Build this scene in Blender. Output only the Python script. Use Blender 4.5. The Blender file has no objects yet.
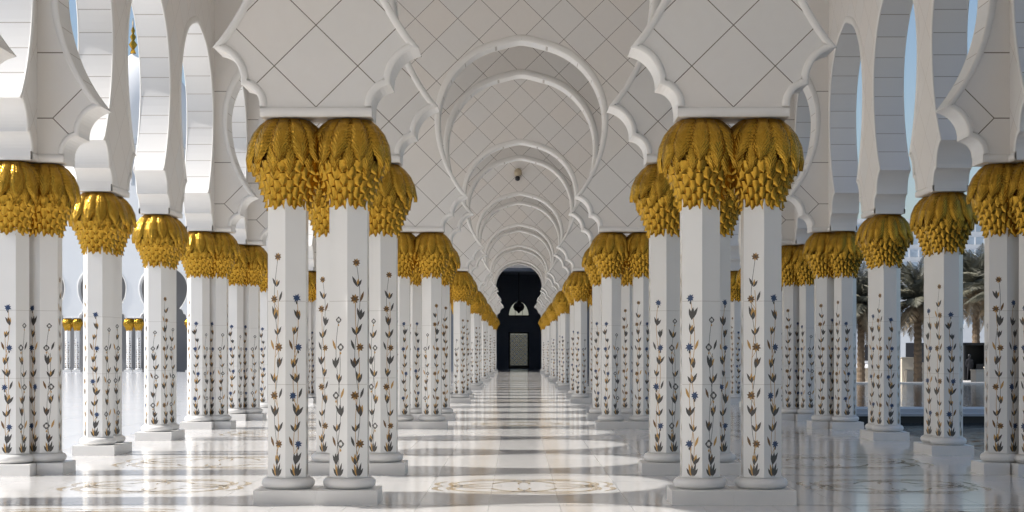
import bpy, bmesh, math, random
from math import sin, cos, pi, radians as R
from mathutils import Vector, Matrix
random.seed(7)
scene = bpy.context.scene
col = scene.collection

# ------------------------------------------------------------------ camera
cam_d = bpy.data.cameras.new('camera'); cam = bpy.data.objects.new('camera', cam_d); col.objects.link(cam)
cam.location = (0, 0, 1.6); cam.rotation_euler = (R(90), 0, 0)
F_PX = 1700.0
cam_d.sensor_width = 36; cam_d.lens = 36*F_PX/1024
cam_d.shift_x = -6/1024; cam_d.shift_y = 94.6/1024
cam_d.clip_end = 2000
scene.camera = cam

# ------------------------------------------------------------------ sky, sun, exposure
SUN_EL = 42.7
w = bpy.data.worlds.new('sky'); scene.world = w; w.use_nodes = True
nt = w.node_tree; nt.nodes.clear()
sky = nt.nodes.new('ShaderNodeTexSky'); sky.sky_type = 'NISHITA'; sky.sun_disc = False
sky.sun_elevation = R(SUN_EL); sky.sun_rotation = R(-92); sky.dust_density = 1.8; sky.air_density = 1.0; sky.ozone_density = 1.5
bg = nt.nodes.new('ShaderNodeBackground'); bg.inputs['Strength'].default_value = 0.135
wo = nt.nodes.new('ShaderNodeOutputWorld')
nt.links.new(sky.outputs[0], bg.inputs[0]); nt.links.new(bg.outputs[0], wo.inputs[0])
sd = bpy.data.lights.new('sun', 'SUN'); so = bpy.data.objects.new('sun', sd); col.objects.link(so)
sd.energy = 6.1; sd.angle = R(0.6); sd.color = (1.0, 0.965, 0.92)
sdir = Vector((cos(R(SUN_EL)), 0.045, -sin(R(SUN_EL))))
so.rotation_euler = sdir.to_track_quat('-Z', 'Y').to_euler(); so.location = (-40, 20, 40)
scene.view_settings.view_transform = 'Standard'; scene.view_settings.look = 'None'
scene.view_settings.gamma = 1; scene.view_settings.use_curve_mapping = False
scene.view_settings.exposure = 0.0

# ------------------------------------------------------------------ layout numbers (metres)
NX = 0.07            # nave axis
PITCH = 4.34         # arch pitch across
S = 4.27             # arch pitch along
Y0 = 17.93
K_FIRST, K_LAST = -4, 25
def YK(k): return Y0 + S*k
IN_L, IN_R = NX-PITCH/2, NX+PITCH/2
OUT_L, OUT_R = -6.465, 6.62; FACE_L, FACE_R = -6.205, 6.345
Z_SPR = 4.03; Z_CEIL = 10.6
PAIR = 0.645

# ------------------------------------------------------------------ materials
def new_mat(name):
    m = bpy.data.materials.new(name); m.use_nodes = True
    return m, m.node_tree, m.node_tree.nodes['Principled BSDF']
def mat(name, c, rough=0.5, metal=0.0, noise=0.0, scale=4.0):
    m, t, b = new_mat(name)
    b.inputs['Base Color'].default_value = (*c, 1); b.inputs['Roughness'].default_value = rough
    b.inputs['Metallic'].default_value = metal
    if noise:
        tc = t.nodes.new('ShaderNodeTexCoord'); n = t.nodes.new('ShaderNodeTexNoise')
        n.inputs['Scale'].default_value = scale; n.inputs['Detail'].default_value = 6
        mx = t.nodes.new('ShaderNodeMix'); mx.data_type = 'RGBA'
        mx.inputs[6].default_value = (*[v*(1-noise) for v in c], 1); mx.inputs[7].default_value = (*[min(1, v*(1+noise)) for v in c], 1)
        t.links.new(tc.outputs['Object'], n.inputs['Vector']); t.links.new(n.outputs[0], mx.inputs[0])
        t.links.new(mx.outputs[2], b.inputs['Base Color'])
    return m
class NB:
    """tiny node builder"""
    def __init__(s, t): s.t = t
    def math(s, op, a, b=None, c=None, clamp=False):
        n = s.t.nodes.new('ShaderNodeMath'); n.operation = op; n.use_clamp = clamp
        for i, v in enumerate((a, b, c)):
            if v is None: continue
            if isinstance(v, (int, float)): n.inputs[i].default_value = v
            else: s.t.links.new(v, n.inputs[i])
        return n.outputs[0]
    def mix(s, f, a, b):
        n = s.t.nodes.new('ShaderNodeMix'); n.data_type = 'RGBA'
        for i, v in ((0, f), (6, a), (7, b)):
            if isinstance(v, (int, float)): n.inputs[i].default_value = v
            elif isinstance(v, tuple): n.inputs[i].default_value = (*v, 1)
            else: s.t.links.new(v, n.inputs[i])
        return n.outputs[2]
    def pos(s):
        g = s.t.nodes.new('ShaderNodeNewGeometry'); x = s.t.nodes.new('ShaderNodeSeparateXYZ')
        s.t.links.new(g.outputs['Position'], x.inputs[0]); return g.outputs['Position'], x.outputs
    def noise(s, vec, scale, detail=4, dist=0):
        n = s.t.nodes.new('ShaderNodeTexNoise'); n.inputs['Scale'].default_value = scale; n.inputs['Detail'].default_value = detail
        n.inputs['Distortion'].default_value = dist; s.t.links.new(vec, n.inputs['Vector']); return n.outputs[0]
    def white(s, a, b):
        c = s.t.nodes.new('ShaderNodeCombineXYZ'); s.t.links.new(a, c.inputs[0]); s.t.links.new(b, c.inputs[1])
        n = s.t.nodes.new('ShaderNodeTexWhiteNoise'); n.noise_dimensions = '2D'; s.t.links.new(c.outputs[0], n.inputs['Vector']); return n.outputs[0]
    def line(s, v, half):           # 1 on the joint where v is an integer
        f = s.math('FRACT', v); d = s.math('MINIMUM', f, s.math('SUBTRACT', 1.0, f))
        return s.math('LESS_THAN', d, half)

STONE_A = (0.82, 0.775, 0.725); STONE_B = (0.795, 0.78, 0.755); JOINT = (0.21, 0.18, 0.15)
def diamond_stone(name, axis, off, p, jw, jc=JOINT):
    m, t, b = new_mat(name); nb = NB(t); P, X = nb.pos()
    u = nb.math('DIVIDE', nb.math('SUBTRACT', X[axis], off), p); v = nb.math('DIVIDE', nb.math('SUBTRACT', X[2], 4.133), 0.851)
    a = nb.math('ADD', u, v); c = nb.math('SUBTRACT', u, v)
    ln = nb.math('MAXIMUM', nb.line(a, jw), nb.line(c, jw))
    wn = nb.white(nb.math('FLOOR', a), nb.math('FLOOR', c))
    ns = nb.noise(P, 1.3, 8, 1.5)
    base = nb.mix(nb.math('ADD', nb.math('MULTIPLY', wn, 0.8), nb.math('MULTIPLY', ns, 0.2)), STONE_A, STONE_B)
    base = nb.mix(nb.math('MULTIPLY', nb.noise(P, 3.0, 10, 3), 0.18), base, (0.62, 0.57, 0.52))
    t.links.new(nb.mix(ln, base, jc), b.inputs['Base Color']); b.inputs['Roughness'].default_value = 0.45
    return m
M_CROSS = diamond_stone('panel_stone_across', 0, IN_L, PITCH/5, 0.0085)
def corner_stone():
    m, t, b = new_mat('corner_panel_stone'); nb = NB(t); P, X = nb.pos()
    ed = nb.math('SUBTRACT', (FACE_R-FACE_L)/2, nb.math('ABSOLUTE', nb.math('SUBTRACT', X[0], NX)))   # metres in from the wall corner
    ed = nb.math('MAXIMUM', ed, 0.0); jw = 0.007
    hz = nb.math('LESS_THAN', nb.math('MINIMUM', nb.math('ABSOLUTE', nb.math('SUBTRACT', X[2], 5.445)), nb.math('ABSOLUTE', nb.math('SUBTRACT', X[2], 6.9))), jw)
    dz = nb.math('SUBTRACT', X[2], 4.60); near = nb.math('LESS_THAN', ed, 0.2)
    h2 = nb.math('MULTIPLY', nb.math('LESS_THAN', nb.math('ABSOLUTE', dz), jw), near)
    dg = nb.math('MULTIPLY', nb.math('LESS_THAN', nb.math('ABSOLUTE', nb.math('SUBTRACT', nb.math('ABSOLUTE', dz), nb.math('SUBTRACT', ed, 0.2))), jw*1.4), nb.math('SUBTRACT', 1.0, near))
    dg = nb.math('MULTIPLY', dg, nb.math('LESS_THAN', X[2], 5.445))
    ln = nb.math('MAXIMUM', nb.math('MAXIMUM', hz, h2), dg)
    base = nb.mix(nb.noise(P, 1.1, 8, 1.5), STONE_A, STONE_B)
    t.links.new(nb.mix(ln, base, JOINT), b.inputs['Base Color']); b.inputs['Roughness'].default_value = 0.45
    return m
M_CORNER = corner_stone()
M_LONG = diamond_stone('panel_stone_along', 1, Y0, S/5, 0.006, (0.55, 0.50, 0.45))
def soffit_stone():
    m, t, b = new_mat('soffit_stone'); nb = NB(t); P, X = nb.pos()
    v = nb.math('DIVIDE', X[2], 0.34)
    wn = nb.white(nb.math('FLOOR', v), nb.math('FLOOR', nb.math('MULTIPLY', X[1], 0.25)))
    base = nb.mix(wn, (0.84, 0.82, 0.79), (0.78, 0.775, 0.765))
    above = nb.math('GREATER_THAN', X[2], 4.85)
    t.links.new(nb.mix(nb.math('MULTIPLY', nb.line(v, 0.018), above), base, (0.45, 0.41, 0.37)), b.inputs['Base Color'])
    b.inputs['Roughness'].default_value = 0.4
    return m
M_SOFFIT = soffit_stone()
M_TRIM = mat('moulding_stone', (0.83, 0.81, 0.775), 0.4, 0, 0.03, 3)
M_CEIL = mat('ceiling_plaster', (0.80, 0.76, 0.71), 0.7, 0, 0.03, 1)

def floor_mat(name, rough, tile, tint=(0.80, 0.785, 0.765)):
    m, t, b = new_mat(name); nb = NB(t); P, X = nb.pos()
    u = nb.math('DIVIDE', nb.math('SUBTRACT', X[0], NX+0.36), tile); v = nb.math('DIVIDE', nb.math('SUBTRACT', X[1], Y0), S/3)
    ln = nb.math('MAXIMUM', nb.line(u, 0.004), nb.line(v, 0.003))
    wn = nb.white(nb.math('FLOOR', u), nb.math('FLOOR', v))
    base = nb.mix(wn, tint, tuple(c*.955 for c in tint))
    vein = nb.noise(P, 1.1, 10, 4)
    base = nb.mix(nb.math('MULTIPLY', nb.math('POWER', vein, 3.0), 0.35), base, (0.55, 0.54, 0.53))
    t.links.new(nb.mix(ln, base, (0.36, 0.35, 0.34)), b.inputs['Base Color'])
    b.inputs['Roughness'].default_value = rough
    b.inputs['Specular IOR Level'].default_value = 0.7
    return m
M_FLOOR = floor_mat('polished_white_marble', 0.10, 0.73)
M_COURT = floor_mat('courtyard_marble', 0.16, 2.2, (0.66, 0.675, 0.69))
M_BAND = mat('grey_inlay_stone', (0.42, 0.42, 0.43), 0.08)
M_GOLDEN = mat('golden_brown_inlay', (0.52, 0.40, 0.24), 0.09)
M_COLUMN = mat('white_column_marble', (0.83, 0.82, 0.80), 0.22, 0, 0.03, 2.2)
M_JOINT = mat('column_joint', (0.56, 0.54, 0.51), 0.5)
M_BASE = mat('base_marble', (0.80, 0.785, 0.76), 0.3, 0, 0.04, 6)
M_DARKI = mat('inlay_charcoal', (0.07, 0.066, 0.062), 0.3)
M_OCHRE = mat('inlay_ochre', (0.50, 0.29, 0.085), 0.3)
M_BROWN = mat('inlay_brown', (0.17, 0.085, 0.022), 0.3)
M_BLUE = mat('inlay_blue', (0.035, 0.065, 0.15), 0.3)
M_GREYI = mat('inlay_grey', (0.17, 0.165, 0.16), 0.3)
def gold_mat():
    m, t, b = new_mat('gilded_palm_leaf'); nb = NB(t)
    uv = t.nodes.new('ShaderNodeUVMap'); sx = t.nodes.new('ShaderNodeSeparateXYZ'); t.links.new(uv.outputs[0], sx.inputs[0])
    au = nb.math('ABSOLUTE', nb.math('SUBTRACT', sx.outputs[0], 0.5))
    ph = nb.math('SUBTRACT', nb.math('MULTIPLY', sx.outputs[1], 12.0), nb.math('MULTIPLY', au, -7.0))
    saw = nb.math('ABSOLUTE', nb.math('SUBTRACT', nb.math('FRACT', ph), 0.5))
    rib = nb.math('MULTIPLY', nb.math('LESS_THAN', au, 0.045), 0.5)
    hgt = nb.math('ADD', saw, rib)
    bp = t.nodes.new('ShaderNodeBump'); bp.inputs['Strength'].default_value = 0.6; bp.inputs['Distance'].default_value = 0.012
    t.links.new(hgt, bp.inputs['Height']); t.links.new(bp.outputs[0], b.inputs['Normal'])
    P, X = nb.pos(); n = nb.noise(P, 14, 4)
    t.links.new(nb.mix(n, (0.32, 0.17, 0.014), (0.60, 0.355, 0.05)), b.inputs['Base Color'])
    b.inputs['Metallic'].default_value = 0.92; b.inputs['Roughness'].default_value = 0.25
    return m
M_GOLD = gold_mat()
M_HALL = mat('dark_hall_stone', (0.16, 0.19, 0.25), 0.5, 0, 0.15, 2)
M_BLACK = mat('black_metal', (0.012, 0.012, 0.014), 0.4)

# ------------------------------------------------------------------ mesh builder
class MB:
    def __init__(s): s.v = []; s.f = []; s.m = []; s.uv = []
    def add(s, vs, fs, mi=0, uvs=None):
        o = len(s.v); s.v += [tuple(p) for p in vs]
        for k, f in enumerate(fs):
            s.f.append([i+o for i in f]); s.m.append(mi)
            s.uv.append([uvs[i] for i in f] if uvs else [(0.2, 0)]*len(f))
    def box(s, x0, x1, y0, y1, z0, z1, mi=0, bev=0.0):
        if bev:
            b = bev; prof = [(z0, 0), (z1-b, 0), (z1-b*.3, b*.3), (z1, b)]; vs = []
            for z, i in prof:
                vs += [(x0+i, y0+i, z), (x1-i, y0+i, z), (x1-i, y1-i, z), (x0+i, y1-i, z)]
            fs = [(3, 2, 1, 0)]
            for r in range(3):
                for q in range(4): a = r*4+q; c = r*4+(q+1) % 4; fs.append((a, c, c+4, a+4))
            fs.append((12, 13, 14, 15)); s.add(vs, fs, mi); return
        vs = [(x0, y0, z0), (x1, y0, z0), (x1, y1, z0), (x0, y1, z0), (x0, y0, z1), (x1, y0, z1), (x1, y1, z1), (x0, y1, z1)]
        s.add(vs, [(3, 2, 1, 0), (4, 5, 6, 7), (0, 1, 5, 4), (1, 2, 6, 5), (2, 3, 7, 6), (3, 0, 4, 7)], mi)
    def lathe(s, prof, n=32, cx=0, cy=0, mi=0, cap=True, a0=0):
        vs = [(cx+r*cos(a0+2*pi*i/n), cy+r*sin(a0+2*pi*i/n), z) for r, z in prof for i in range(n)]
        fs = [(j*n+i, j*n+(i+1) % n, (j+1)*n+(i+1) % n, (j+1)*n+i) for j in range(len(prof)-1) for i in range(n)]
        if cap: fs += [tuple(range(n))[::-1], tuple((len(prof)-1)*n+i for i in range(n))]
        s.add(vs, fs, mi)
    def tube(s, pts, rad, n=8, mi=0):
        pts = [Vector(p) for p in pts]; vs = []; rr = rad if isinstance(rad, list) else [rad]*len(pts)
        for i, p in enumerate(pts):
            d = (pts[min(i+1, len(pts)-1)]-pts[max(i-1, 0)]).normalized()
            u = d.cross(Vector((0, 0, 1)));
            if u.length < 1e-3: u = Vector((1, 0, 0))
            u.normalize(); q = d.cross(u)
            vs += [p+(u*cos(2*pi*k/n)+q*sin(2*pi*k/n))*rr[i] for k in range(n)]
        fs = [(j*n+i, j*n+(i+1) % n, (j+1)*n+(i+1) % n, (j+1)*n+i) for j in range(len(pts)-1) for i in range(n)]
        fs += [tuple(range(n)), tuple((len(pts)-1)*n+i for i in range(n))[::-1]]
        s.add(vs, fs, mi)
    def mesh(s, name, mats, smooth=False, recalc=False):
        me = bpy.data.meshes.new(name); me.from_pydata(s.v, [], s.f)
        for m in (mats if isinstance(mats, (list, tuple)) else [mats]): me.materials.append(m)
        me.polygons.foreach_set('material_index', s.m)
        uvl = me.uv_layers.new(name='UVMap'); flat = [c for f in s.uv for p in f for c in p]; uvl.data.foreach_set('uv', flat)
        if recalc:
            bm = bmesh.new(); bm.from_mesh(me); bmesh.ops.recalc_face_normals(bm, faces=bm.faces); bm.to_mesh(me); bm.free()
        if smooth is True: me.polygons.foreach_set('use_smooth', [True]*len(me.polygons))
        me.update(); return me
def link(name, me, parent=None):
    o = bpy.data.objects.new(name, me); col.objects.link(o)
    if parent: o.parent = parent
    return o
def build(name, mb, mats, parent=None, smooth=False, recalc=False): return link(name, mb.mesh(name, mats, smooth, recalc), parent)
def tag(o, label=None, cat=None, group=None, kind=None):
    for k, v in (('label', label), ('category', cat), ('group', group), ('kind', kind)):
        if v: o[k] = v
    return o
def empty(name, loc=(0, 0, 0), rz=0):
    o = bpy.data.objects.new(name, None); o.empty_display_size = 0.2; o.location = loc; o.rotation_euler = (0, 0, rz); col.objects.link(o); return o
def structure(name, mb, mats, **k): return tag(build(name, mb, mats, **k), kind='structure')

# ------------------------------------------------------------------ arch profile: (distance from arch axis, height), springing -> apex
def arc_pts(p0, p1, sag, nrm, n):
    p0 = Vector(p0); p1 = Vector(p1); c = (p1-p0).length; r = (c*c/4+sag*sag)/(2*sag); m = (p0+p1)/2
    nv = Vector(nrm).normalized(); cen = m-nv*(r-sag); a = math.asin(min(1, c/2/r)); t = (p1-p0).normalized()
    return [tuple(cen+nv*r*cos(q)+t*r*sin(q)) for q in [(-a+2*a*i/n) for i in range(n+1)]]
def arch_profile():
    pts = [(1.59, 4.03), (1.592, 4.14)]
    pts += arc_pts((1.592, 4.14), (1.398, 4.365), 0.062, (0.74, 0.67), 8)[1:]
    pts += arc_pts((1.398, 4.365), (1.106, 4.75), 0.095, (0.8, 0.6), 12)[1:]
    th = 40.2; Rr = 2.415
    pts += [(1.677-Rr+Rr*cos(R(a)), 6.31+Rr*sin(R(a))) for a in [(-th+th*i/14) for i in range(1, 15)]]
    pts += [(0.137+1.54*cos(R(a)), 6.31+1.56*sin(R(a))) for a in [76*i/20 for i in range(1, 21)]]
    pts += [(0.38, 7.857), (0.25, 7.893), (0.14, 7.918), (0.06, 7.931), (0.0, 7.934)]
    return pts
PROF = arch_profile()

def pier_poly(hp, left=True, right=True, lcut=None, rcut=None, top=Z_CEIL):
    """pier between two half arches in (u,z); u=0 on the pier axis; lcut/rcut = straight end instead of an arch"""
    sc = hp/(PITCH/2)
    L = [(-(hp-d*sc), z) for d, z in PROF]; Rr = [((hp-d*sc), z) for d, z in PROF]
    pts = []
    if left: pts += [*L, (-hp, top)]
    else: pts += [(lcut, Z_SPR), (lcut, top)]
    if right: pts += [(hp, top), *Rr[::-1]]
    else: pts += [(rcut, top), (rcut, Z_SPR)]
    return pts
def extrude_poly(mb, pts, t0, t1, fn, face_mi=0, edge_mi=1):
    n = len(pts)
    vs = [fn(u, z, t0) for u, z in pts]+[fn(u, z, t1) for u, z in pts]
    mb.add(vs, [tuple(range(n)), tuple(range(2*n-1, n-1, -1))], face_mi)
    mb.add(vs, [(i, i+n, (i+1) % n+n, (i+1) % n) for i in range(n)], edge_mi)
TW, TH = 0.074, 0.030
def trim_path(mb, path, t, sgn, fn, side):
    """moulding swept along path (open polyline in u,z), on plane t, raised by sgn; side=+1/-1 chooses stone side"""
    n = len(path); P = [Vector(p) for p in path]; N = []
    for i in range(n):
        ds = []
        if i > 0: ds.append((P[i]-P[i-1]).normalized())
        if i < n-1: ds.append((P[i+1]-P[i]).normalized())
        ns = [Vector((-d.y, d.x))*side for d in ds]
        a = sum(ns, Vector((0, 0)));
        if a.length < 1e-4: a = ns[0]
        a.normalize(); k = 1/max(0.5, a.dot(ns[0])); N.append(a*k)
    cs = [(0, -0.002), (-0.006, TH*.45), (0.006, TH*.85), (0.022, TH), (0.046, TH*.95), (0.062, TH*.6), (TW, -0.002)]
    vs = []
    for p, nn in zip(P, N):
        wk = 1+.75*min(1, max(0, (p.y-5.2)/2.0))         # the moulding widens towards the crown
        for o, h in cs:
            q = p+nn*o*wk; vs.append(fn(q.x, q.y, t+sgn*h))
    m = len(cs)
    mb.add(vs, [(i*m+j, i*m+j+1, (i+1)*m+j+1, (i+1)*m+j) for i in range(n-1) for j in range(m-1)])
def pier_trims(mb, hp, t0, t1, fn, left=True, right=True, bl=None, br=None):
    sc = hp/(PITCH/2)
    for t, sg in ((t0, -1), (t1, 1)):
        if left: trim_path(mb, [(-(hp-d*sc), z) for d, z in PROF[1:]], t, sg, fn, -1)
        if right: trim_path(mb, [((hp-d*sc), z) for d, z in PROF[1:]], t, sg, fn, 1)
        e = (hp-PROF[0][0]*sc); a = -e if left else bl; b = e if right else br
        # springing band
        prof = [(Z_SPR-0.001, 0.0), (Z_SPR+0.004, TH*.9), (Z_SPR+0.075, TH), (Z_SPR+0.092, TH*.6), (Z_SPR+0.103, 0)]
        vs = []
        for u in (a, b):
            vs += [fn(u, z, t+sg*h) for z, h in prof]
        mb.add(vs, [(i, i+1, i+6, i+5) for i in range(4)])
    return

# ------------------------------------------------------------------ structure: cross walls
def fn_cross(ax, Y): return lambda u, z, t: (ax+u, Y+t, z)
def cross_wall(k):
    Y = YK(k); mb = MB(); tr = MB(); T = 0.26
    for ax in (IN_L, IN_R):
        f = fn_cross(ax, Y); extrude_poly(mb, pier_poly(PITCH/2), -T, T, f); pier_trims(tr, PITCH/2, -T, T, f)
    axl = NX-1.5*PITCH; f = fn_cross(axl, Y); c = FACE_L-axl
    extrude_poly(mb, pier_poly(PITCH/2, left=False, lcut=c), -T, T, f, 2); pier_trims(tr, PITCH/2, -T, T, f, left=False, bl=c)
    axr = NX+1.5*PITCH; f = fn_cross(axr, Y); c = FACE_R-axr
    extrude_poly(mb, pier_poly(PITCH/2, right=False, rcut=c), -T, T, f, 2); pier_trims(tr, PITCH/2, -T, T, f, right=False, br=c)
    structure('wall_cross', mb, [M_CROSS, M_SOFFIT, M_CORNER], recalc=True)
    structure('trim_cross', tr, M_TRIM, smooth=True, recalc=True)
INNER_K = [k for k in range(0, 26) if k % 4 in (0, 1)]
for k in INNER_K: cross_wall(k)
# longitudinal walls
def long_wall(name, xc, half, ks, material=M_LONG):
    mb = MB(); tr = MB()
    for i, k in enumerate(ks):
        fn = (lambda Y: (lambda u, z, t: (xc+t, Y+u, z)))(YK(k))
        extrude_poly(mb, pier_poly(S/2), -half, half, fn); pier_trims(tr, S/2, -half, half, fn)
    structure('wall_'+name, mb, [material, M_SOFFIT], recalc=True)
    structure('trim_'+name, tr, M_TRIM, smooth=True, recalc=True)
long_wall('left', FACE_L-0.25, 0.25, range(K_FIRST, K_LAST+1))
long_wall('right', FACE_R+0.25, 0.25, range(K_FIRST, K_LAST+1))
mb = MB(); mb.box(OUT_L-0.35, OUT_R+0.35, -4.5, YK(K_LAST)+2.5, Z_CEIL, Z_CEIL+0.3); structure('ceiling', mb, M_CEIL)

mb = MB(); mb.box(OUT_L-.3, OUT_R+.3, -4.5, -4.2, 0, Z_CEIL); structure('wall_behind', mb, M_CEIL)  # added out of view to block light from behind the camera; arcade really continues
# floor (arcade), courtyard, garden levels
mb = MB(); mb.box(OUT_L-0.9, OUT_R+0.8, -6, 160, -0.5, 0.0); structure('floor', mb, M_FLOOR)
mb = MB(); mb.box(-120, OUT_L-0.9, -40, 160, -0.5, -0.005); structure('floor_courtyard', mb, M_COURT)
# grey double lines on every support row and golden arabesques in the bays
mb = MB()
for k in range(-3, 26):
    for dy in (-0.42, -0.30): mb.add([(OUT_L+0.4, YK(k)+dy-0.02, .0012), (OUT_R-0.4, YK(k)+dy-0.02, .0012), (OUT_R-0.4, YK(k)+dy+0.02, .0012), (OUT_L+0.4, YK(k)+dy+0.02, .0012)], [(0, 1, 2, 3)])
structure('trim_floor_lines', mb, M_BAND)
def ribbon(mb, pts, wd, z=0.0015):
    P = [Vector(p) for p in pts]; vs = []
    for i, p in enumerate(P):
        d = (P[min(i+1, len(P)-1)]-P[max(i-1, 0)]).normalized(); n = Vector((-d.y, d.x))
        ww = wd(i/(len(P)-1)) if callable(wd) else wd
        vs += [(p.x+n.x*ww/2, p.y+n.y*ww/2, z), (p.x-n.x*ww/2, p.y-n.y*ww/2, z)]
    mb.add(vs, [(2*i, 2*i+1, 2*i+3, 2*i+2) for i in range(len(P)-1)])
def medallion(mb, cx, cy, r):
    taper = lambda t: 0.02+0.05*sin(pi*t)
    for q in range(4):
        a = q*pi/2+pi/4
        ox, oy = cx+cos(a)*r*.48, cy+sin(a)*r*.48
        ribbon(mb, [(ox+r*.40*cos(t), oy+r*.40*sin(t)) for t in [a+pi+0.5+(2*pi-1.0)*i/36 for i in range(37)]], taper)
        for s in (1, -1):
            ribbon(mb, [(cx+cos(a+s*(0.15+t*.65))*r*(1.02-.18*t*t), cy+sin(a+s*(0.15+t*.65))*r*(1.02-.18*t*t)) for t in [i/16 for i in range(17)]], taper)
            ribbon(mb, [(cx+cos(a+s*(.2+1.5*t))*r*(.92-.5*t), cy+sin(a+s*(.2+1.5*t))*r*(.92-.5*t)) for t in [i/16 for i in range(17)]], taper)
mb = MB()
for k in range(-4, 25, 4):
    for j in (-1, 0, 1): medallion(mb, NX+j*PITCH, YK(k)+S/2, 1.12)
    for j in (-1, 1):
        for kk in (1, 3): medallion(mb, NX+j*PITCH*1.0, YK(k+kk)+S/2, 1.5)
structure('trim_floor_arabesque', mb, M_GOLDEN)

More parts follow.
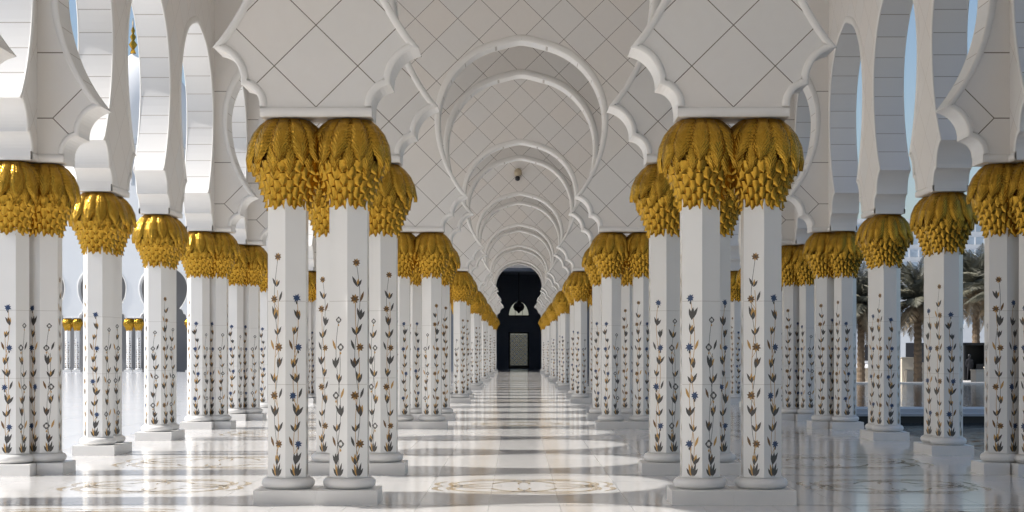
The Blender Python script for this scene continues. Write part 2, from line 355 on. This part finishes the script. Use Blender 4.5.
# ------------------------------------------------------------------ column parts
HEX = 0.2287
def in_shaft(seed):
    mb = MB(); z0, z1 = 0.27, 3.2
    hx = [(HEX*cos(pi/3*i), HEX*sin(pi/3*i)) for i in range(6)]
    zs = [z0, 1.243, 1.249, 2.113, 2.119, z1]
    for j in range(5):
        for i in range(6):
            a, b = hx[i], hx[(i+1) % 6]
            mb.add([(a[0], a[1], zs[j]), (b[0], b[1], zs[j]), (b[0], b[1], zs[j+1]), (a[0], a[1], zs[j+1])], [(0, 1, 2, 3)], 1 if j in (1, 3) else 0)
    mb.add([(*p, z1) for p in hx], [tuple(range(6))])
    rnd = random.Random(seed)
    D, O, B, BL, G = 2, 3, 4, 5, 6
    def face(i):
        a, b = Vector(hx[i]), Vector(hx[(i+1) % 6]); m = (a+b)/2; t = (b-a).normalized(); n = m.normalized()
        return lambda u, h, o=0.0012: (m.x+t.x*u+n.x*o, m.y+t.y*u+n.y*o, h)
    def poly(F, pts, mi, o=0.0012): mb.add([F(u, h, o) for u, h in pts], [tuple(range(len(pts)))], mi)
    def petal(F, u, h, ang, L, W, mi, o=0.0014):      # leaf-shaped blade; ang 0 = up
        d = Vector((sin(ang), cos(ang))); n = Vector((d.y, -d.x))
        pr = [(0, .0), (.25, .75), (.5, 1), (.75, .62), (1, 0)]
        pts = [Vector((u, h))+d*L*a+n*W/2*b for a, b in pr]+[Vector((u, h))+d*L*a-n*W/2*b for a, b in pr[-2:0:-1]]
        poly(F, [tuple(p) for p in pts], mi, o)
    def stem(F, pts, wd, mi):
        for (u0, h0), (u1, h1) in zip(pts, pts[1:]):
            poly(F, [(u0-wd/2, h0), (u0+wd/2, h0), (u1+wd/2, h1), (u1-wd/2, h1)], mi, 0.0008)
    def tulip(F, u, h, s, fl):
        k = rnd.uniform(-.22, .22); op = rnd.uniform(.25, .5); c = rnd.choice((O, O, D, B)); c2 = rnd.choice((D, D, O))
        petal(F, u, h, k-op*fl, .118*s, .030*s, D); petal(F, u, h, k+op*fl, .098*s, .030*s, c2)
        petal(F, u, h, k, .105*s, .036*s, c, .0016); petal(F, u, h-.006, k+.12*fl, .072*s, .034*s, D, .0018)
    def leafpair(F, u, h, s, fl):
        petal(F, u, h, -.5*fl, .11*s, .03*s, D); petal(F, u, h, .55*fl, .08*s, .026*s, D); petal(F, u, h+.02, .15, .06*s, .022*s, O, .0016)
    def star(F, u, h, r):
        for q in range(8): petal(F, u, h, q*pi/4+.2, r, r*.5, B if q % 4 else O, .0014+.00005*q)
        poly(F, [(u+r*.42*cos(q*pi/4), h+r*.42*sin(q*pi/4)) for q in range(8)], B, .0019)
        poly(F, [(u+r*.2*cos(q*pi/3), h+r*.2*sin(q*pi/3)) for q in range(6)], D, .0021)
    def blue(F, u, h, r):
        a0 = rnd.uniform(0, .8)
        for q in range(8): petal(F, u, h, a0+q*pi/4, r*rnd.uniform(.85, 1.15), r*.45, BL, .0014+.00005*q)
        poly(F, [(u+r*.4*cos(q*pi/4), h+r*.4*sin(q*pi/4)) for q in range(8)], BL, .0019)
        petal(F, u, h-r*1.5, 0, r*.9, r*.45, D)
    def ring(F, u, h, r):
        N = 14
        for q in range(N):
            a, b = 2*pi*q/N, 2*pi*(q+1)/N
            ra = r*(1+.15*cos(4*a)); rb = r*(1+.15*cos(4*b))
            poly(F, [(u+ra*cos(a), h+ra*sin(a)), (u+rb*cos(b), h+rb*sin(b)), (u+r*.5*cos(b), h+r*.5*sin(b)), (u+r*.5*cos(a), h+r*.5*sin(a))], G if q % 3 else D)
        petal(F, u, h-r*2.1, 0, r*.9, r*.5, O)
    def vine(i, kind, top):
        F = face(i); ph = rnd.random()*6; flp = rnd.choice((-1, 1))
        for q, (an, L, mi) in enumerate([(-.5, .10, D), (-.22, .14, O), (0, .12, D), (.25, .15, D), (.52, .10, D)]):
            petal(F, (q-2)*.008, .285, an, L, .03, mi, .0012+q*.0001)
        c1 = lambda h: .030*sin((h-.3)*5.2+ph)*min(1, (h-.27)*3); c2 = lambda h: -.024*sin((h-.3)*5.2+ph+.7)*min(1, (h-.27)*3)
        n = int((top-.3)/.07)
        stem(F, [(c1(.3+(top-.3)*q/n), .3+(top-.3)*q/n) for q in range(n+1)], .0065, O if kind == 'blue' else G)
        t2 = top-.35
        stem(F, [(c2(.3+(t2-.3)*q/n), .3+(t2-.3)*q/n) for q in range(n+1)], .0065, O if kind != 'ring' else G)
        h = .48; j = 0; sgn = flp
        while h < top-.12:
            ph_ = j % 3; sgn = -sgn
            if ph_ == 0: tulip(F, c1(h)+sgn*.008, h-.07, rnd.uniform(1.0, 1.3), sgn); h += .135
            elif ph_ == 1:
                u = sgn*.030; stem(F, [(c2(h-.1), h-.1), (u*.6, h-.04), (u, h)], .006, O)
                {'star': star, 'blue': blue, 'ring': ring}[kind](F, u, h+.01, {'star': .056, 'blue': .052, 'ring': .043}[kind]*rnd.uniform(.8, .98))
                petal(F, -u*1.1, h-.02, -sgn*.35, .12, .030, rnd.choice((D, O, B))); h += .195
            else:
                if rnd.random() < .5: leafpair(F, c2(h), h-.06, rnd.uniform(.95, 1.3), sgn)
                else: tulip(F, c2(h)-sgn*.006, h-.05, rnd.uniform(.8, 1.1), sgn)
                h += .175
            j += 1
        {'star': star, 'blue': blue, 'ring': ring}[kind](F, c1(top), top, {'star': .046, 'blue': .046, 'ring': .032}[kind])
    for i, (kd, tp) in enumerate([('star', 2.58), ('blue', 2.15), ('ring', 1.92), ('star', 2.52), ('blue', 2.22), ('ring', 1.98)]): vine(i, kd, tp)
    return mb.mesh('shaft', [M_COLUMN, M_JOINT, M_DARKI, M_OCHRE, M_BROWN, M_BLUE, M_GREYI])
ME_SHAFTS = [in_shaft(q) for q in (3, 8, 21)]

CAP0, CAP1 = 3.085, 4.018
def cap_r(t):       # radius along the capital, t=0 bottom .. 1 top
    ks = [(0, .178), (.1, .203), (.22, .243), (.32, .283), (.41, .322), (.55, .362), (.7, .360), (.83, .322), (.93, .258), (1, .185)]
    for (a, ra), (b, rb) in zip(ks, ks[1:]):
        if t <= b:
            f = (t-a)/(b-a); f = f*f*(3-2*f)*.3+f*.7; return ra+(rb-ra)*f
    return ks[-1][1]
def in_capital():
    mb = MB(); rnd = random.Random(5); H = CAP1-CAP0
    mb.lathe([(cap_r(i/16)-.028, CAP0+H*i/16*.995) for i in range(17)], 28)
    def leaf(a, t_top, t_bot, wd, lift, tipout, nu, nv, serr=0.0, bulge=.02, twist=0.0):
        vs = []; uvs = []
        for j in range(nv+1):
            v = j/nv; t = t_top+(t_bot-t_top)*v
            shp = (sin(pi*min(1, v*.62+.16))**.7) * (1 if v < .6 else max(0.0, 1-((v-.6)/.4)**1.7)) if serr else (1-(max(0, v-.38)/.62)**1.35)
            ww = wd*shp*(1+(serr*(1 if j % 2 else -1) if .12 < v < .95 else 0))
            for i in range(nu+1):
                u = i/nu*2-1; r = cap_r(t)-.006+lift*sin(pi*min(1, v*.55+.12))+tipout*v**3+bulge*((1-u*u) if serr else (1-abs(u))**.8)-(.008 if serr and abs(u) < .01 else 0)
                an = a+(u*ww/2+twist*v)/max(.12, cap_r(t))
                z = CAP0+H*t-abs(u)*(-.012)*serr
                vs.append((r*cos(an), r*sin(an), z)); uvs.append((i/nu, v*(t_top-t_bot)*1.4) if serr else (.2, 0))
        fs = [(j*(nu+1)+i, (j+1)*(nu+1)+i, (j+1)*(nu+1)+i+1, j*(nu+1)+i+1) for j in range(nv) for i in range(nu)]
        mb.add(vs, fs, 0, uvs)
    # lower overlapping scales, pointing down
    n = 12; rows = 7
    for r in range(rows):
        tt = .50-.072*r
        for i in range(n):
            a = 2*pi*(i+.5*(r % 2))/n
            wd = 2*pi*cap_r(tt-.08)/n*1.12
            leaf(a, tt+.02, tt-.125 if r < rows-1 else -.015, wd*1.12, .0, .040 if r < rows-1 else .024, 6, 7, 0.0, .042)
    # hanging palm leaves in two tiers
    for i in range(12):
        a = 2*pi*(i+.5)/12+rnd.uniform(-.04, .04); leaf(a, .93, .37+rnd.uniform(-.04, .03), .180, .010, .040, 8, 26, .10, .030, rnd.uniform(-.03, .03))
    for i in range(12):
        a = 2*pi*i/12+rnd.uniform(-.05, .05); leaf(a, 1.0, .47+rnd.uniform(-.05, .03), .190, .030, .052, 8, 28, .10, .048, rnd.uniform(-.04, .04))
    return mb.mesh('capital', M_GOLD, smooth=True)
ME_CAP = in_capital()
def in_base():
    mb = MB(); pr = [(.205, .146), (.235, .150)]
    for i in range(13):
        a = -pi/2+pi*i/12; pr.append((.215+.064*cos(a), .212+.058*sin(a)))
    pr += [(.232, .274), (.20, .276)]
    mb.lathe(pr, 40); return mb.mesh('base_ring', M_BASE, smooth=True)
ME_BASE = in_base()
def in_plinth(x0=-.3215, x1=.3215, hy=.3215):
    mb = MB(); mb.box(x0, x1, -hy, hy, 0.0, .152, 0, .008); return mb.mesh('plinth', M_BASE)
ME_PLINTH = in_plinth(); ME_PLINTH_OUT = in_plinth(hy=.299)
ME_PL_L = in_plinth(-.017, .3215); ME_PL_R = in_plinth(-.3215, .017)
cnt = 0
ORD = ['nearest', 'second', 'third', 'fourth', 'fifth', 'sixth', 'seventh', 'eighth', 'ninth', 'tenth', 'eleventh', 'twelfth', 'thirteenth', 'fourteenth', 'fifteenth', 'sixteenth', 'seventeenth', 'eighteenth', 'nineteenth', 'twentieth', 'twenty-first', 'twenty-second', 'twenty-third', 'twenty-fourth', 'twenty-fifth', 'twenty-sixth', 'twenty-seventh', 'twenty-eighth', 'twenty-ninth']
def column(x, y, rot, label, group, plinth=None):
    root = empty('marble_column', (x, y, 0)); tag(root, label, 'column', group, 'thing')
    link('plinth', plinth or ME_PLINTH, root); link('base_ring', ME_BASE, root)
    s = link('shaft', ME_SHAFTS[len(col.objects) % 3], root); s.rotation_euler.z = rot
    c = link('capital', ME_CAP, root); c.rotation_euler.z = random.random()*6.283
    c['label'] = 'gilded capital of overlapping palm leaves'
    return root
rr = random.Random(11)
# inner clusters: pairs side by side, a vertex of the hexagon towards the camera (hexagon faces at +-30 deg)
def rot_vertex(n): return -pi/2 + n*pi/3            # vertex at -Y
def rot_flat(n): return -pi/2+pi/6 + n*pi/3
INROT = {(0, 0): 5, (0, 1): 3, (1, 0): 4, (1, 1): 5}
for fi, k in enumerate(INNER_K):
    bay = (k-(k % 4))//4; fr = 'front' if k % 4 == 0 else 'rear'
    for side, ax in enumerate((IN_L, IN_R)):
        for j in (0, 1):
            dx = (j-.5)*PAIR; nave = (j == 1) == (side == 0)
            sd_ = 'left' if side == 0 else 'right'
            if k < 0: lab = f"white column beside the camera, {sd_} nave row, {'nave' if nave else 'aisle'} side"
            else: lab = f"flower-inlaid white column, {sd_} nave row, {ORD[bay]} cluster, {fr} pair, {'nave' if nave else 'aisle'} side"
            n = INROT[(side, j)]+3*(fi % 2)*(1 if j else -1)
            column(ax+dx, YK(k), rot_vertex(n), lab, f'columns of the {sd_} nave row')
for side, xo in enumerate((OUT_L, OUT_R)):
    sd_ = 'left' if side == 0 else 'right'; sg = 1 if side == 0 else -1
    for k in range(K_FIRST, K_LAST+1):
        where = f"{ORD[k-1]} support" if k > 0 else f"support {ORD[-k]} before the frame edge"
        if k <= 0: where = ORD[-k]+' support out of view'
        else: where = ORD[k-1]+' support from camera'
        for j in (0, 1):
            column(xo-sg*(.06 if k % 4 in (0, 1) else 0), YK(k)+(j-.5)*0.60, rot_flat((3 if k % 4 == (3 if side == 0 else 1) else 4) if j == 0 else (1, 0)[side]), f"white column, {sd_} outer row, {where}, {'near' if j == 0 else 'far'} one of pair", f'columns of the {sd_} outer row', ME_PLINTH_OUT)
        if k % 4 in (0, 1):
            column((-6.18, 6.32)[side], YK(k), rot_vertex(4 if side == 0 else 2), f"white column inward of its pair, {sd_} outer row, {where}", f'columns of the {sd_} outer row', ME_PL_L if side == 0 else ME_PL_R)

# ------------------------------------------------------------------ far end hall
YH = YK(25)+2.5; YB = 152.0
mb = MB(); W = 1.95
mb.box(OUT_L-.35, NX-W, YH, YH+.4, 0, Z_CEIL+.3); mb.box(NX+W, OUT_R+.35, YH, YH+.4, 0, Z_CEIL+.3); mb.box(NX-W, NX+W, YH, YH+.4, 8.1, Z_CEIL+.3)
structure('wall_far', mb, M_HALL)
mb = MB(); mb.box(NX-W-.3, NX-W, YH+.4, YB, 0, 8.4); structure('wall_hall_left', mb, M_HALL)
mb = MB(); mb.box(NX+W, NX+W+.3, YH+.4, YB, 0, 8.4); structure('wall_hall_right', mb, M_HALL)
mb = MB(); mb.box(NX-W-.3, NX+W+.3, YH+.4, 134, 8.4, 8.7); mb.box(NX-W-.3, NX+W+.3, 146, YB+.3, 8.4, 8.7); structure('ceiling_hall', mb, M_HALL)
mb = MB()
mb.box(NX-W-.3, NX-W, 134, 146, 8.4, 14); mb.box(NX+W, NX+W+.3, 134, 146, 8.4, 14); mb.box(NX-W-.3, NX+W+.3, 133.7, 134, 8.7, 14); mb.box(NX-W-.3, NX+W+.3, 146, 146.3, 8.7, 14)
structure('wall_light_well', mb, M_FLOOR)  # unseen shaft, added so sky light reaches the dark hall
# back wall with a half round window and a door opening
def arc_open(cx, z0, r, rise, n=20): return [(cx+r*cos(pi*i/n), z0+rise*sin(pi*i/n)) for i in range(n+1)]
bm = bmesh.new()
outer = [(NX-W, 0), (NX+W, 0), (NX+W, 8.4), (NX-W, 8.4)]
DX0, DX1, DZ = NX-.92, NX+.92, 3.25; WR = .92; WZ = 4.68
mb = MB()
mb.box(NX-W, DX0, YB, YB+.3, 0, 8.4); mb.box(DX1, NX+W, YB, YB+.3, 0, 8.4); mb.box(DX0, DX1, YB, YB+.3, DZ, WZ)
ap = arc_open(NX, WZ, WR, 1.35)
extrude_poly(mb, [(DX1, WZ), (DX1, 8.4), (DX0, 8.4), (DX0, WZ)]+ap[::-1][1:-1], YB, YB+.3, lambda u, z, t: (u, t, z), 0, 0)
bm.free()
structure('wall_back', mb, M_HALL, recalc=True)
mb = MB(); tube_pts = [(x, YB+.1, z) for x, z in ap]
mb.tube(tube_pts, .05, 6); mb.tube([(NX-WR, YB+.1, WZ+.04), (NX+WR, YB+.1, WZ+.04)], .05, 6)
for x in (-.32, .32): mb.tube([(NX+x, YB+.1, WZ), (NX+x, YB+.1, WZ+1.26)], .02, 6)
win = structure('window_1', mb, M_BLACK)
m_glass, t_, b_ = new_mat('clear_glass'); b_.inputs['Transmission Weight'].default_value = 1; b_.inputs['Roughness'].default_value = 0.0; b_.inputs['Base Color'].default_value = (.9, .95, 1, 1); b_.inputs['IOR'].default_value = 1.05
g = MB(); g.add([(x, YB+.15, z) for x, z in ap], [tuple(range(len(ap)))]); build('window_pane', g, m_glass, win)
# hanging lantern in front of the window
lan = empty('hanging_lantern', (NX, YB-4, 5.05)); tag(lan, 'dark hanging lantern silhouetted against the half-round window in the far hall', 'lantern')
g = MB(); g.lathe([(.03, .95), (.10, .85), (.42, .6), (.50, .35), (.40, .1), (.16, -.05), (.04, -.2)], 8); build('lantern_body', g, M_BLACK, lan)
g = MB(); g.tube([(0, 0, .9), (0, 0, 3.33)], .03, 6); build('chain', g, M_BLACK, lan)
# glazed door with a lattice of gold rosettes
door = MB(); door.box(DX0, DX0+.16, YB-.02, YB+.2, 0, DZ); door.box(DX1-.16, DX1, YB-.02, YB+.2, 0, DZ); door.box(DX0+.16, DX1-.16, YB-.02, YB+.2, DZ-.14, DZ); door.box(DX0+.16, DX1-.16, YB-.02, YB+.2, 0, .3)
dr = structure('door_1', door, M_BLACK)
m_lat = mat('bronze_lattice', (0.38, 0.30, 0.17), 0.5, 0.2)
g = MB()
for i in range(4):
    for j in range(7):
        cx = DX0+.16+.19+i*.38; cz = .52+j*.39
        g.tube([(cx+.15*cos(t), YB+.08, cz+.15*sin(t)) for t in [2*pi*q/12 for q in range(13)]], .036, 5)
        g.lathe([(.0, cz-.07), (.07, cz), (.0, cz+.07)], 6, cx, YB+.08, 1 if (i+j) % 2 else 0, cap=False)
        g.tube([(cx-.19, YB+.08, cz-.195), (cx+.19, YB+.08, cz+.195)], .02, 4, 2); g.tube([(cx+.19, YB+.08, cz-.195), (cx-.19, YB+.08, cz+.195)], .02, 4, 2)
build('door_lattice', g, [m_lat, mat('blue_rosette', (.05, .10, .25), .4), M_BLACK], dr)
g = MB(); g.add([(DX0+.16, YB+.12, .3), (DX1-.16, YB+.12, .3), (DX1-.16, YB+.12, DZ-.14), (DX0+.16, YB+.12, DZ-.14)], [(0, 1, 2, 3)]); build('door_glass', g, m_glass, dr)

# small spotlight on the face of the fourth cross wall
sp = empty('wall_spotlight', (NX-.07, YK(12)-.26, 8.72)); tag(sp, 'small brass and black spotlight high on a cross wall above the nave arches', 'light')
g = MB(); g.lathe([(.10, -.06), (.16, .02), (.14, .18), (.05, .26)], 12, 0, -.14); build('bracket', g, mat('dull_brass', (.5, .42, .3), .4, .5), sp, smooth=True)
g = MB(); g.lathe([(.03, -.26), (.09, -.22), (.10, -.12), (.05, -.06)], 12, -.02, -.16); build('lamp_head', g, M_BLACK, sp, smooth=True)

# ------------------------------------------------------------------ far side of the courtyard (left)
YF = 128.0
fx0 = (72.5-518)/13.28
M_FACADE = mat('facade_white_stone', (.88, .88, .87), .6, 0, .02, 1)
mb = MB(); tr = MB(); P2 = 4.62
XS = [fx0+P2*i for i in range(-2, 6)]
for xx in XS:
    f = fn_cross(xx, YF); extrude_poly(mb, pier_poly(P2/2, top=14.0), -.3, .3, f, 0, 0); pier_trims(tr, P2/2, -.3, .3, f)
structure('wall_courtyard', mb, M_FACADE, recalc=True); structure('trim_courtyard', tr, M_TRIM, smooth=True, recalc=True)
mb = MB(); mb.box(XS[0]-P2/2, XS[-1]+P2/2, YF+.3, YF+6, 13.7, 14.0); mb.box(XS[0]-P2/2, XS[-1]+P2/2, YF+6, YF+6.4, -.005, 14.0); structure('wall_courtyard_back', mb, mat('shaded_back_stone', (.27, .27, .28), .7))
mb = MB(); xa, xb = XS[0]-P2/2, XS[-1]+P2/2
for i in range(int((xb-xa)/.9)):                                  # stepped crenellation
    mb.box(xa+i*.9+.1, xa+i*.9+.7, YF-.2, YF+.2, 14.0, 14.5); mb.box(xa+i*.9+.25, xa+i*.9+.55, YF-.2, YF+.2, 14.5, 14.8)
structure('trim_crenellation', mb, M_FACADE)
for i, xx in enumerate(XS):
    for j in (0, 1):
        column(xx+(j-.5)*.70, YF, rot_vertex(i), f"small far column across the left courtyard, {ORD[i]} pair from the left, {'left' if j == 0 else 'right'} one", 'columns across the courtyard')
def dome(x, y, z, r, label):
    root = empty('dome', (x, y, z)); tag(root, label, 'dome')
    g = MB(); g.lathe([(r*1.05, -4.0), (r*1.05, .3), (r*.98, .35), (r*.98, 1.6), (r*1.04, 1.7), (r*1.04, 2.0), (r*.96, 2.0)], 32, cap=False); build('drum', g, M_FACADE, root)
    pr = [(r*.96, 2.0)]+[(r*(1.0*cos(a)+.0)*(1.06-.06*cos(2*a)), 2.0+r*.25+r*1.15*sin(a)) for a in [pi/2*i/14 for i in range(0, 14)]]+[(.12, 2.0+r*1.47), (.05, 2.0+r*1.55)]
    g = MB(); g.lathe(pr, 32, cap=False); build('shell', g, M_FACADE, root, smooth=True)
    g = MB(); zt = 2.0+r*1.5; g.lathe([(.25, zt-.1), (.12, zt+.25), (.36, zt+.6), (.12, zt+.95), (.26, zt+1.25), (.09, zt+1.5), (.17, zt+1.75), (.04, zt+2.1), (.015, zt+2.8)], 12); build('finial', g, M_GOLD, root, smooth=True)
    return root
dome((134-518)/12.2, 139, 16.2, 5.2, 'large white dome with gold finial beyond the left courtyard')

# ------------------------------------------------------------------ right: pools, promenade, palms, buildings
m_water, t_, b_ = new_mat('pool_water'); b_.inputs['Base Color'].default_value = (.035, .05, .065, 1); b_.inputs['Roughness'].default_value = .06; b_.inputs['Specular IOR Level'].default_value = .5
nb = NB(t_); P_, X_ = nb.pos(); bp = t_.nodes.new('ShaderNodeBump'); bp.inputs['Strength'].default_value = .35; bp.inputs['Distance'].default_value = .05
t_.links.new(nb.noise(P_, 2.2, 4, 1), bp.inputs['Height']); t_.links.new(bp.outputs[0], b_.inputs['Normal'])
XE = OUT_R+.8
mb = MB(); mb.box(XE+.0, 120, -40, 44.6, -.6, -.30); tag(build('pool_water', mb, m_water), 'dark calm pool water beside the right outer row, nearer than the low weir', 'water')
mb = MB(); mb.box(XE+.0, 120, 47.4, 99.5, -.6, -.34); tag(build('pool_water', mb, m_water), 'dark pool water beyond the low weir, reaching to the promenade', 'water')
M_PAVE = mat('pale_paving', (.62, .60, .57), .5, 0, .05, .6)
mb = MB(); mb.box(XE, 120, 45.0, 47.4, -.6, -.12); mb.box(XE, 120, 44.5, 47.5, -.12, -.05); mb.box(XE, 120, 45.2, 46.9, -.05, .05)
tag(build('pool_weir', mb, mat('grey_weir_stone', (.50, .52, .55), .4)), 'low grey stone weir crossing the pool on the right', 'weir')
mb = MB(); mb.box(XE, 120, 44.6, 45.0, -.6, -.12); structure('trim_pool_recess', mb, M_BLACK)  # solid black fill standing in for shade in the recess under the slab
mb = MB(); mb.box(XE, 220, 100.0, 330, -.7, -.38); mb.box(XE, 120, 99.5, 100.6, -.6, -.26); structure('floor_promenade', mb, M_PAVE)

M_TRUNK = mat('palm_trunk', (.16, .115, .075), .9, 0, .3, 9); M_FROND = mat('palm_frond', (.17, .165, .12), .55, 0, .3, 5)
M_DRY = mat('dry_palm_frond', (.28, .22, .14), .7, 0, .3, 5)
def frond_mesh(L, droop, name, m, seed):
    rnd = random.Random(seed); mb = MB(); pts = []
    for i in range(15):
        t = i/14; pts.append(Vector((L*(t*.92), 0, L*(.42*t-droop*t*t))))
    mb.tube(pts, [.03*(1-i/15)+.006 for i in range(15)], 5)
    for i in range(2, 56):
        t = i/56; p = Vector((L*t*.92, 0, L*(.42*t-droop*t*t))); d = Vector((.92, 0, .42-2*droop*t)).normalized()
        ll = L*.26*sin(pi*min(1, t*.8+.2))*rnd.uniform(.85, 1.1)
        for s in (-1, 1):
            q = (d*.65+Vector((0, s, 0))*.75+Vector((0, 0, -.25+rnd.uniform(-.1, .25)))).normalized(); e = p+q*ll+Vector((0, 0, -ll*.18)); wv = d*.017
            mid = p+q*ll*.5; mb.add([p-wv, p+wv, mid+wv*1.2, e, mid-wv*1.2], [(0, 1, 2, 3, 4)])
    return mb.mesh(name, m)
FR = [frond_mesh(3.1, .42, 'frond', M_FROND, 1), frond_mesh(3.2, .55, 'frond', M_FROND, 2), frond_mesh(2.9, .65, 'frond', M_DRY, 3)]
def palm(x, y, h, s, label, seed):
    rnd = random.Random(seed); root = empty('date_palm', (x, y, -.38)); root.scale = (s, s, s); h = h/s
    tag(root, label, 'palm tree', 'date palms beyond the pool')
    g = MB(); n = int(h/.16)
    g.lathe([(.23-.05*i/n+(.035 if i % 2 else 0), h*i/n) for i in range(n+1)]+[(.30, h+.1), (.10, h+.35)], 12); build('trunk', g, M_TRUNK, root)
    for i in range(46):
        lv = i/46; me = FR[0] if lv < .4 else FR[1] if lv < .75 else FR[2]
        o = link('frond', me, root); o.location = (0, 0, h+.25-.3*lv)
        o.rotation_euler = (rnd.uniform(-.25, .25), R(-68+118*lv+rnd.uniform(-8, 8)), i*2.399+rnd.uniform(-.2, .2))
def garden_x(px, y): return (px-518)/F_PX*y
palm(garden_x(861, 104), 104, 4.7, 1.0, 'bushy palm between the second and third right outer supports', 1)
palm(garden_x(914, 104), 103, 4.8, 1.05, 'spreading grey-green palm left of the black kiosk', 2)
palm(garden_x(976, 118), 118, 6.2, 1.2, 'dark tall palm rising above the black kiosk', 3)
palm(garden_x(746, 112), 112, 5.0, 1.0, 'distant palm glimpsed behind the right nave columns', 4)
palm(garden_x(815, 110), 110, 5.2, 1.0, 'distant palm mostly hidden behind the right outer columns', 5)
palm(garden_x(1012, 108), 108, 5.5, 1.1, 'palm at the far right behind the nearest outer support', 6)

# kiosk, person, planters
yk = 113
kx = garden_x(964, yk)
ko = empty('garden_kiosk', (kx, yk, -.38)); tag(ko, 'black open-fronted kiosk with a flat roof beyond the pool', 'kiosk')
g = MB(); g.box(0, .12, 0, 2.5, 0, 2.35); g.box(1.95, 2.07, 0, 2.5, 0, 2.35); g.box(0, 2.07, 2.4, 2.5, 0, 2.35); build('kiosk_body', g, M_BLACK, ko)
g = MB(); g.box(-.12, 2.2, -.2, 2.6, 2.35, 2.5, 0, .02); build('kiosk_roof', g, M_BLACK, ko)
g = MB(); g.box(.9, 1.95, .3, .8, 0, 1.1, 0, .02); build('kiosk_counter', g, M_BLACK, ko)
def person(x, y, z, label):
    # one continuous skinned body
    V = [(0, 0, .92), (0, 0, 1.12), (0, 0, 1.34), (0, 0, 1.44), (0, .0, 1.52), (0, -.01, 1.62), (0, 0, 1.70),
         (.17, 0, 1.38), (.21, .02, 1.12), (.20, -.06, .90), (-.17, 0, 1.38), (-.22, .02, 1.12), (-.20, -.05, .90),
         (.09, 0, .86), (.10, -.02, .48), (.10, .03, .08), (.11, -.12, .04), (-.09, 0, .86), (-.11, .03, .48), (-.12, .08, .08), (-.13, -.07, .04)]
    E = [(0, 1), (1, 2), (2, 3), (3, 4), (4, 5), (5, 6), (2, 7), (7, 8), (8, 9), (2, 10), (10, 11), (11, 12), (0, 13), (13, 14), (14, 15), (15, 16), (0, 17), (17, 18), (18, 19), (19, 20)]
    Rd = [.13, .13, .14, .06, .07, .095, .06, .065, .05, .035, .065, .05, .035, .095, .065, .045, .035, .095, .065, .045, .035]
    me = bpy.data.meshes.new('person'); me.from_pydata(V, E, []); me.materials.append(mat('dark_clothing', (.02, .02, .025), .8))
    o = link('person', me); o.location = (x, y, z)
    sk = o.modifiers.new('skin', 'SKIN'); o.modifiers.new('sub', 'SUBSURF').levels = 1
    for v, r in zip(me.skin_vertices[0].data, Rd): v.radius = (r, r*.8)
    me.skin_vertices[0].data[0].use_root = True
    h = MB(); h.lathe([(.02, 1.52), (.085, 1.56), (.10, 1.64), (.085, 1.72), (.03, 1.76)], 12, 0, .015); build('hair', h, M_BLACK, o, smooth=True)
    return tag(o, label, 'person')
person(garden_x(969.5, 111), 111, -.38, 'person in dark clothes standing beside the black kiosk')
def planter(x, y, wd, h, label):
    root = empty('stone_planter', (x, y, -.38)); tag(root, label, 'planter', 'stone planters on the promenade')
    g = MB(); g.box(0, wd, 0, wd, 0, h, 0, .03); g.box(.08, wd-.08, .08, wd-.08, h-.02, h+.004); build('planter_box', g, M_PL, root)
    g = MB(); g.box(-.04, wd+.04, -.04, .1, h, h+.06); g.box(-.04, wd+.04, wd-.1, wd+.04, h, h+.06); g.box(-.04, .1, .1, wd-.1, h, h+.06); g.box(wd-.1, wd+.04, .1, wd-.1, h, h+.06); build('planter_rim', g, M_PL, root)
M_PL = mat('sandstone_planter', (.60, .53, .43), .7, 0, .05, 4)
for px, y, wd, h, l in ((851, 108, 1.3, .8, 'beige stone box planter at the pool edge, leftmost of the planters'), (902, 107, 1.1, 1.5, 'tall beige stone block planter left of the spreading palm'),
                        (907, 105, .75, .75, 'small beige cube planter in front of the tall block'), (916, 109.5, 1.2, 1.15, 'beige box planter beneath the spreading palm'),
                        (976, 104, 1.2, .75, 'wide beige box planter in front of the black kiosk'), (989, 106, 1.1, .9, 'beige box planter at the far right behind the kiosk side')):
    planter(garden_x(px, y), y, wd, h, l)

# buildings
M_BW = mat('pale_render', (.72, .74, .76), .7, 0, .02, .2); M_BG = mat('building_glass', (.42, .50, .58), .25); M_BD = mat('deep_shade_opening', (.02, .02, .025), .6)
def building(x0, x1, y, h, depth, nfl, nwin, label, podium=True):
    root = empty('building', ((x0+x1)/2, y, -.38)); tag(root, label, 'building', 'buildings beyond the garden'); wd = (x1-x0)/2
    g = MB(); g.box(-wd, wd, 0, depth, 0, h); g.box(-wd-.3, wd+.3, -.3, depth, h, h+.7); build('wall', g, M_BW, root)
    fh = (h-4.5)/nfl
    for f in range(nfl):
        z = 4.5+f*fh
        g = MB(); g.box(-wd+.5, wd-.5, -.12, .0, z+fh*.30, z+fh*.86)
        for q in range(nwin+1):
            xx = -wd+.5+(2*wd-1)*q/nwin; g.box(xx-.12, xx+.12, -.22, -.12, z+fh*.25, z+fh*.9, 1)
        build('window_band', g, [M_BG, M_BW], root)
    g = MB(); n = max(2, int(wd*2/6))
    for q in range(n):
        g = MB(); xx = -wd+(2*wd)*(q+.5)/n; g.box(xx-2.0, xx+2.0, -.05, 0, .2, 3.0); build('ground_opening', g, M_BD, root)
building(garden_x(725, 260), garden_x(862, 260), 258, 12, 20, 2, 14, 'low pale building with window bands at the left of the garden backdrop')
building(garden_x(850, 300), garden_x(1100, 300), 300, 24.5, 25, 9, 26, 'tall pale blue-white block with many window bands behind the palms')
building(garden_x(893, 225), garden_x(1060, 225), 225, 11, 14, 2, 14, 'low white building with a long canopy behind the black kiosk')
